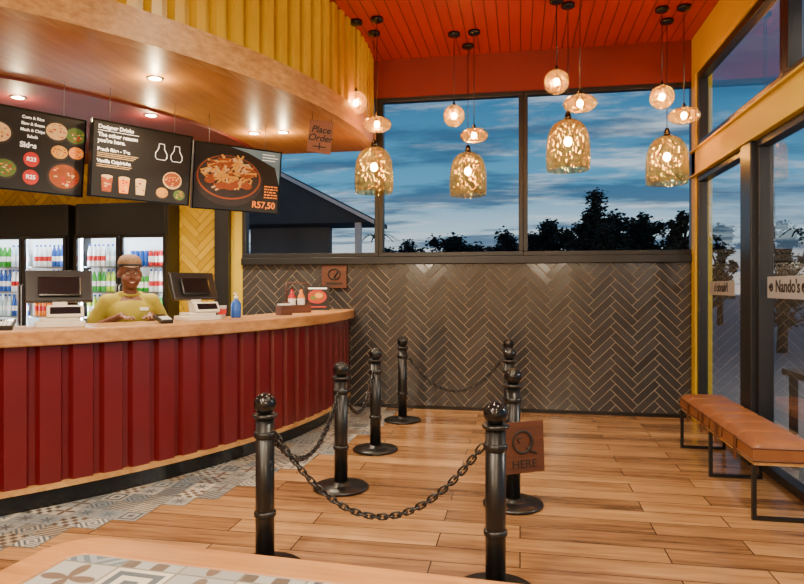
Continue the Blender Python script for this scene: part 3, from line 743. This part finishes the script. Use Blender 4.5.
# sanitiser bottle
x,y=arc_hit(236,4.58); t=thing('pump_bottle','small blue pump bottle on the worktop right of the right till','bottle',(x,y,ZT))
b=MB(); b.lathe([(0,0),(.04,0),(.043,.01),(.043,.12),(.02,.15),(.014,.165),(0,.165)],18); b.build('body',M['d_blue'],t)
b=MB(); b.lathe([(0,.16),(.017,.16),(.017,.18),(.006,.182),(.006,.205),(0,.205)],12); b.tube([(0,0,.205),(0,-.03,.207),(0,-.045,.198)],.006,6); b.build('pump',M['white'],t)
# sauce rack
x,y=arc_hit(297,4.55)
t=thing('sauce_rack','small dark wooden caddy on the worktop holding two sauce bottles','caddy',(x,y,ZT),.9)
b=MB(); b.box(-.13,.13,-.06,.06,0,.012); b.box(-.13,-.118,-.06,.06,.012,.11); b.box(.118,.13,-.06,.06,.012,.11); b.box(-.118,.118,-.06,-.05,.012,.08); b.box(-.118,.118,.05,.06,.012,.08); b.build('tray',M['sign_wood'],t,.002)
b=MB(); b.tube([(-.124,0,.1),(-.124,0,.30),(.124,0,.30),(.124,0,.1)],.008,8); b.build('handle',M['sign_wood'],t)
for i,(dx,c,lb) in enumerate(((-.06,'d_red','tall red sauce bottle standing in the wooden caddy'),(.05,'d_orange','tall orange sauce bottle standing in the wooden caddy'))):
    v=Vector((x,y,0))+Matrix.Rotation(.9,3,'Z')@Vector((dx,0,0)); s=thing('sauce_bottle',lb,'bottle',(v.x,v.y,ZT+.013),0,'sauce bottles in the caddy')
    b=MB(); b.lathe([(0,0),(.034,0),(.036,.01),(.036,.15),(.015,.19),(.013,.23),(0,.23)],16); b.build('body',M[c],s)
    b=MB(); b.lathe([(.015,.225),(.016,.25),(0,.252)],12); b.build('bottle_cap',M['black'],s)
    b=MB(); b.lathe([(.0368,.05),(.0368,.13)],16,cap=False); b.build('paper_label',M['white'],s)
# tent card
x,y=arc_hit(317,4.55); t=thing('tent_card','small upright card with food picture at the far end of worktop','card',(x,y,ZT),.35)
b=MB(); b.box(-.14,.14,-.006,.006,.0,.27); b.box(-.12,.12,-.04,.04,0,.012); b.build('card',M['board'],t,.002)
b=MB(); b.plate(0,.15,.105,.075,-.0075,0); b.plate(0,.15,.09,.06,-.0082,1); b.plate(.02,.165,.045,.03,-.009,2); b.plate(-.04,.14,.03,.02,-.009,3); b.rect(-.11,.11,.235,.25,-.0075,4); b.rect(-.1,.1,.03,.045,-.0075,0); b.build('food_picture',[M['red_ink'],M['food'],M['yellow_ink'],M['green_ink'],M['white_ink']],t)
# napkin box
x,y=arc_hit(284,4.68); t=thing('napkin_box','small brown box of white napkins in front of sauce caddy','box',(x,y,ZT),.9)
b=MB(); b.box(-.06,.06,-.05,.05,0,.01); b.box(-.06,.06,-.05,-.044,.01,.09); b.box(-.06,.06,.044,.05,.01,.09); b.box(-.06,-.054,-.044,.044,.01,.09); b.box(.054,.06,-.044,.044,.01,.09); b.build('tray',M['sign_wood'],t,.002)
b=MB()
for i in range(10): b.box(-.05,.05,-.04+.008*i,-.034+.008*i,.011,.105)
b.build('napkins',M['white'],t)
# paper cup
x,y=arc_hit(222,4.52); t=thing('paper_cup','small paper cup between the right till and blue pump bottle','cup',(x,y,ZT))
b=MB(); b.lathe([(0,0),(.028,0),(.038,.1),(.040,.102),(.036,.102),(.027,.006),(0,.006)],20); b.build('cup',M['white'],t)
b=MB(); b.lathe([(.0335,.03),(.0375,.075)],20,cap=False); b.build('band',M['red_ink'],t)

# ------------------------------------------------------------------ cashier
x,y=arc_hit(130,4.08); per=thing('person','cashier in olive yellow shirt and brown cap with hands on the worktop','person',(x,y,0),math.radians(44))
b=MB()
b.ball((0,.012,1.53),.081,.098,.096,24,16); b.ball((0,-.022,1.445),.068,.07,.072,20,14); b.ball((0,-.045,1.405),.042,.042,.034)
for s in (-1,1):
    b.ball((s*.042,-.056,1.458),.034,.033,.033); b.ball((s*.084,.012,1.492),.012,.02,.03); b.ball((s*.033,-.073,1.52),.026,.014,.010)
    b.ball((s*.012,-.096,1.462),.010,.012,.009)
b.cap((0,-.083,1.505),.010,(0,-.102,1.468),.014); b.ball((0,-.078,1.428),.028,.018,.016)
b.cap((0,.02,1.27),.062,(0,.008,1.42),.054)
b.ball((0,0,1.18),.165,.105,.16,24,14); b.cap((-.14,.005,1.275),.05,(.14,.005,1.275),.05); b.ball((0,0,.98),.14,.105,.2,24,14); b.ball((0,.01,.86),.16,.115,.12,24,14)
for s in (-1,1):
    b.cap((s*.085,0,.84),.085,(s*.09,-.01,.48),.055); b.cap((s*.09,-.01,.48),.055,(s*.09,.02,.09),.038); b.cap((s*.09,.03,.05),.042,(s*.1,-.13,.035),.03)
    sh=(s*.175,.01,1.275); el=(s*.29,.05,1.05); wr=(s*.105,-.235,1.172)
    b.cap(sh,.052,el,.038); b.cap(el,.039,wr,.026)
    b.ball((s*.09,-.275,1.163),.036,.045,.018)
    for i,(o,L) in enumerate(((.03,.055),(.011,.068),(-.009,.064),(-.028,.05))):
        k=(s*(.085)+o,-.312,1.162); m2=(s*.078+o*1.15,-.312-L*.55,1.166); e2=(s*.072+o*1.2,-.312-L,1.146)
        b.cap(k,.0095,m2,.0088,8); b.cap(m2,.0088,e2,.0075,8)
    b.cap((s*.062,-.262,1.162),.012,(s*.038,-.30,1.152),.0095,8); b.cap((s*.038,-.30,1.152),.0095,(s*.034,-.325,1.146),.008,8)
remesh(b,'body',M['skin'],per,.0055,4)
b=MB()
b.ball((0,0,1.17),.185,.125,.15,24,14); b.cap((-.14,.008,1.28),.06,(.14,.008,1.28),.06); b.ball((0,.0,1.0),.162,.125,.24,24,14); b.ball((0,.01,.86),.172,.128,.10,24,14)
b.cap((-.07,.012,1.315),.045,(.07,.012,1.315),.045)
for s in (-1,1):
    b.cap((s*.165,.01,1.275),.066,(s*.25,.038,1.125),.062)
remesh(b,'shirt',M['shirt'],per,.008,5)
b=MB(); b.tube([(.066*math.cos(a),.014+.062*math.sin(a),1.335-.012*(math.sin(a)<0)*abs(math.sin(a))) for a in [2*PI*i/24 for i in range(24)]],.012,8,True); b.build('collar',M['shirt'],per)
b=MB(); b.ball((0,.012,.83),.172,.128,.11,20,12)
for s in (-1,1): b.cap((s*.085,0,.82),.098,(s*.09,0,.48),.072); b.cap((s*.09,0,.48),.072,(s*.09,.02,.10),.058)
remesh(b,'trousers',M['trouser'],per,.012,4)
for s in (-1,1):
    b=MB(); b.ball((s*.095,-.06,.04),.052,.135,.045,18,10); b.box(s*.095-.045,s*.095+.045,-.18,.06,.002,.018); b.build('shoe',M['black'],per)
b=MB(); b.ball((0,.032,1.52),.086,.088,.085,24,14); b.ball((0,.12,1.50),.045,.04,.045); b.build('hair',M['hair'],per)
# cap: dome, band and peak
b=MB(); n=28; prof=[(1.0,0),(1.03,.03),(.98,.055),(.82,.082),(.5,.1),(0,.106)]; vs=[];fs=[]
for r,h in prof:
    for i in range(n): a=2*PI*i/n; vs.append((.089*r*math.cos(a),.012+.108*r*math.sin(a),1.552+h))
for j in range(len(prof)-1):
    for i in range(n): k=(i+1)%n; fs.append((j*n+i,j*n+k,(j+1)*n+k,(j+1)*n+i))
b.add(vs,fs,0,True)
pk=[]
for i in range(13): a=PI+PI*i/12; pk.append((.078*math.cos(a),.0+.135*math.sin(a)*.98))
vs=[(x,y,1.556-.012*max(0,(-y-.08))/.07) for x,y in pk]+[(.07*math.cos(PI+PI*i/12),.01+.10*math.sin(PI+PI*i/12),1.560) for i in range(13)]
b.add(vs,[(i,i+1,13+i+1,13+i) for i in range(12)],0,True)
capo=b.build('cap',M['cap'],per)
b=MB(); b.lathe([(1.02,0),(1.03,.022)],28,0,Matrix.Translation((0,.012,1.552))@Matrix.Diagonal((.0895,.1085,1,1)),cap=False); b.build('cap_band',M['hair'],capo)
for s in (-1,1):
    b=MB(); b.ball((s*.031,-.0825,1.501),.0105,.007,.0052,12,8); e=b.build('eye',M['eyew'],per)
    b=MB(); b.ball((s*.031,-.0885,1.501),.005,.003,.005,10,6); b.build('iris',M['hair'],e)
    b=MB(); b.tube([(s*.016,-.09,1.523),(s*.032,-.089,1.529),(s*.05,-.077,1.522)],.0028,6); b.build('eyebrow',M['hair'],per)
b=MB(); b.tube([(-.028,-.088,1.439),(-.016,-.096,1.434),(0,-.098,1.432),(.016,-.096,1.434),(.028,-.088,1.439)],[.003,.0045,.005,.0045,.003],8); b.tube([(-.027,-.088,1.437),(-.015,-.095,1.424),(0,-.097,1.420),(.015,-.095,1.424),(.027,-.088,1.437)],[.003,.005,.006,.005,.003],8); b.build('lips',M['lips'],per)
b=MB(); b.tube([(-.021,-.093,1.434),(-.011,-.097,1.428),(0,-.099,1.426),(.011,-.097,1.428),(.021,-.093,1.434)],[.002,.0035,.004,.0035,.002],8); b.build('teeth',M['eyew'],per)
b=MB(); b.box(.05,.115,-.133,-.126,1.205,1.23); b.build('name_badge',M['white'],per,.002)

# ------------------------------------------------------------------ outside
f=MB(); f.box(-60,80,YB+.2,120,-.3,-.06); f.box(XR+.15,80,-40,YB+.2,-.3,-.06); struct(f.build('ground',M['asphalt'],keep=True))
hs=thing('house','neighbouring building with a low dark gable roof seen through left window','building',(0,12.5,0))
ap=at_y(274,168,12.5); er=at_y(374,219,12.5); hwid=er.x-ap.x
XZ=Matrix(((1,0,0,0),(0,0,1,0),(0,1,0,0),(0,0,0,1)))
b=MB(); x0=ap.x-hwid+1.2; x1=er.x-1.2
b.box(x0,x1,.9,1.1,0,er.z-.02); b.build('wall',M['housewall'],hs)
b=MB(); b.prism([(ap.x-hwid+.1,er.z-.06),(er.x-.1,er.z-.06),(ap.x,ap.z-.11)],.02,1.25,0,XZ); b.build('gable',M['roof'],hs)
for s in (-1,1):
    b=MB(); e=(ap.x+s*hwid,er.z)
    b.prism([(ap.x,ap.z),e,(e[0],e[1]-.10),(ap.x,ap.z-.10)],-.01,1.3,0,XZ); b.build('roof',M['roof'],hs)
    b=MB(); b.prism([(ap.x,ap.z-.02),(e[0],e[1]-.02),(e[0],e[1]-.10),(ap.x,ap.z-.10)],-.04,-.012,0,XZ); b.build('barge_board',M['fascia_white'],hs)
    b=MB(); b.box(ap.x+s*(hwid-.35)-.06,ap.x+s*(hwid-.35)+.06,.05,.17,-.06,er.z-.06); b.build('porch_post',M['fascia_white'],hs)
def tree(px,top,Z,w,label,leaves=3000,name='tree',flat=.6):
    d=at_d(px,top,Z); hgt=d.z; t=thing(name,label,'tree',(d.x,d.y,-.06),0,'trees outside at dusk')
    b=MB(); b.tube([(0,0,0),(.03,0,hgt*.35),(0,.03,hgt*.7)],[.12,.09,.03],8)
    br=[]
    for i in range(34):
        a=random.uniform(0,2*PI); zf=random.uniform(.2,.86); wf=w*(1-.75*max(0,(zf-flat)/(1-flat))**1.3)*random.uniform(.1,.8)
        e=Vector((wf*math.cos(a),wf*math.sin(a),hgt*zf)); br.append(e)
        b.tube([(0,0,e.z*.6),(e.x*.5,e.y*.5,e.z*.85),e],[.04,.025,.008],5)
    br+=[Vector((0,0,hgt*k)) for k in (.88,.8,.7,.6,.5)]
    b.build('trunk',M['bark'],t)
    b=MB()
    for i in range(leaves):
        c=random.choice(br); sg=w*random.uniform(.10,.22); z=random.uniform(-1,1); q=random.uniform(0,6.28); rr=random.random()**.5*sg*1.25; h=math.sqrt(1-z*z)
        v=Vector((rr*h*math.cos(q),rr*h*math.sin(q),rr*z*.85))+c
        if v.z>hgt: v.z=hgt*random.uniform(.85,1)
        s=random.uniform(.035,.08)*Z/20; q=Matrix.Rotation(random.uniform(0,6.28),3,'Z')@Matrix.Rotation(random.uniform(0,3.1),3,'X')
        b.add([v+q@Vector(p) for p in ((-s,0,0),(0,-s*.6,0),(s,0,0),(0,s*.6,0))],[(0,1,2,3)])
    b.build('foliage',M['leaf'],t)
tree(596,178,19,1.6,'tallest dark tree outside, in left half of right window',14000,flat=.45)
tree(549,212,27,1.85,'short rounded tree just left of the tallest tree',10000)
tree(643,204,27,1.85,'short rounded tree just right of the tallest tree',10000)
tree(682,194,15,.6,'slim dark tree by the right edge of the right window',5000)
tree(606,214,38,3.0,'broad low tree in the distance behind the tallest tree',9000,flat=.75)
tree(505,225,36,2.5,'low dark tree in the centre window beside its right frame',9000,flat=.75)
tree(455,232,47,3.4,'low dark tree below the bell lamp in the centre window',9000,flat=.78)
tree(408,236,36,2.2,'smallest low tree in the centre window, toward its left frame',8000,flat=.75)
tree(720,214,24,1.0,'dark tree seen through narrow glazing beside the yellow corner post',4000)
tree(782,205,14,.9,'dark tree seen through glazing above the white window sign',5000)
# palm
d=at_d(378,226,22); t=thing('palm','small dark palm beside the neighbouring building gable','palm',(d.x,d.y,-.06))
b=MB(); b.tube([(0,0,0),(.04,0,d.z*.5),(0,0,d.z*.86)],[.12,.1,.08],8); b.build('trunk',M['bark'],t)
for k in range(12):
    a=2*PI*k/12; b=MB(); pts=[(r*math.cos(a),r*math.sin(a),d.z*.86+.35*math.sin(min(1,r/.5)*1.6)-.5*r*r) for r in (0,.2,.4,.6,.8)]
    for i in range(4):
        p,q=Vector(pts[i]),Vector(pts[i+1]); sd=Vector((-math.sin(a),math.cos(a),0))*(.07*(1-i*.2)); b.add([p-sd,q-sd*.8,q+sd*.8,p+sd],[(0,1,2,3)])
    b.build('frond',M['leaf'],t)
# patio table
t=thing('patio_table','dark outdoor table standing outside the right glazed wall','table',(2.75,5.3,-.06))
b=MB(); b.box(-.65,.55,-.4,.4,.74,.79); b.build('tabletop',M['patio'],t,.005)
for sx in (-.58,.5):
    for sy in (-.35,.35): b=MB(); b.box(sx-.025,sx+.025,sy-.025,sy+.025,0,.74); b.build('leg',M['black'],t)
t=thing('patio_bench','dark outdoor bench beside the outdoor table beyond the right glazing','bench',(2.75,4.55,-.06))
b=MB(); b.box(-.6,.55,-.15,.15,.41,.45); b.build('seat',M['patio'],t,.004)
for sx in (-.52,.48): b=MB(); b.box(sx-.025,sx+.025,-.13,.13,0,.41); b.build('leg',M['black'],t)

# ------------------------------------------------------------------ sky
w=bpy.data.worlds.new('sky'); bpy.context.scene.world=w; w.use_nodes=True; nt=w.node_tree; nt.nodes.clear()
class WN(NT):
    def __init__(s,t): s.t=t
n=WN(nt); out=n.new('ShaderNodeOutputWorld'); bg=n.new('ShaderNodeBackground'); nt.links.new(bg.outputs[0],out.inputs[0])
g=n.new('ShaderNodeTexCoord').outputs['Generated']; X,Y,Z=n.xyz(g); zz=n.math('MAXIMUM',Z,0.)
base=n.ramp(zz,[(0,hx('#f0ddd0')),(.07,hx('#bcd6e4')),(.15,hx('#559cc4')),(.3,hx('#286a98')),(1,hx('#1d4a80'))])
den=n.math('ADD',zz,.10); cb=n.new('ShaderNodeCombineXYZ'); n.put(cb.inputs[0],n.math('DIVIDE',X,den)); n.put(cb.inputs[1],n.math('DIVIDE',Y,den))
c1=n.noise(n.mapping(cb.outputs[0],(.55,1.2,1),(1.3,.4,0)),1.6,8,.62); c2=n.noise(n.mapping(cb.outputs[0],(.5,1.2,1),(5.2,2.4,0)),1.3,8,.6)
def sst(f,a,b):
    m=n.new('ShaderNodeMapRange',interpolation_type='SMOOTHSTEP'); n.put(m.inputs[0],f); m.inputs[1].default_value=a; m.inputs[2].default_value=b; return m.outputs[0]
col=n.mix(n.math('MULTIPLY',sst(c1,.48,.66),.8),base,hx('#d6e2ea')); col=n.mix(n.math('MULTIPLY',sst(c2,.46,.6),.85),col,hx('#345b7e'))
n.put(bg.inputs[0],col); bg.inputs[1].default_value=1.2

# ------------------------------------------------------------------ lights
for x,y in ((-1.6,.5),(.7,.5),(-1.6,-1.7),(.7,-1.7),(.9,2.9),(-.6,3.6),(-3.6,.2),(-3.6,-1.8)):
    spot(None,(x,y,3.93),270,155,.07)  # unseen ceiling spots without fittings, added to brighten the room
point((-2.2,-1.0,2.3),180); point((.9,-1.2,2.3),120); point((-1.4,1.0,2.75),120,.08)  # low points added as fill for the ceiling and soffit
point((4.2,4.2,2.6),420,.1,(1,.88,.68)); point((5.5,8.5,2.8),350,.1,(1,.88,.68))  # added outdoor points that brighten the paving beyond the glazing
# ------------------------------------------------------------------ camera
cam=bpy.data.cameras.new('camera'); cam.sensor_width=36; cam.lens=36*F/804; cam.shift_y=-6/804; cam.clip_start=.05
co=bpy.data.objects.new('camera',cam); COL.objects.link(co); co.location=O; co.rotation_euler=(PI/2,0,TH); bpy.context.scene.camera=co
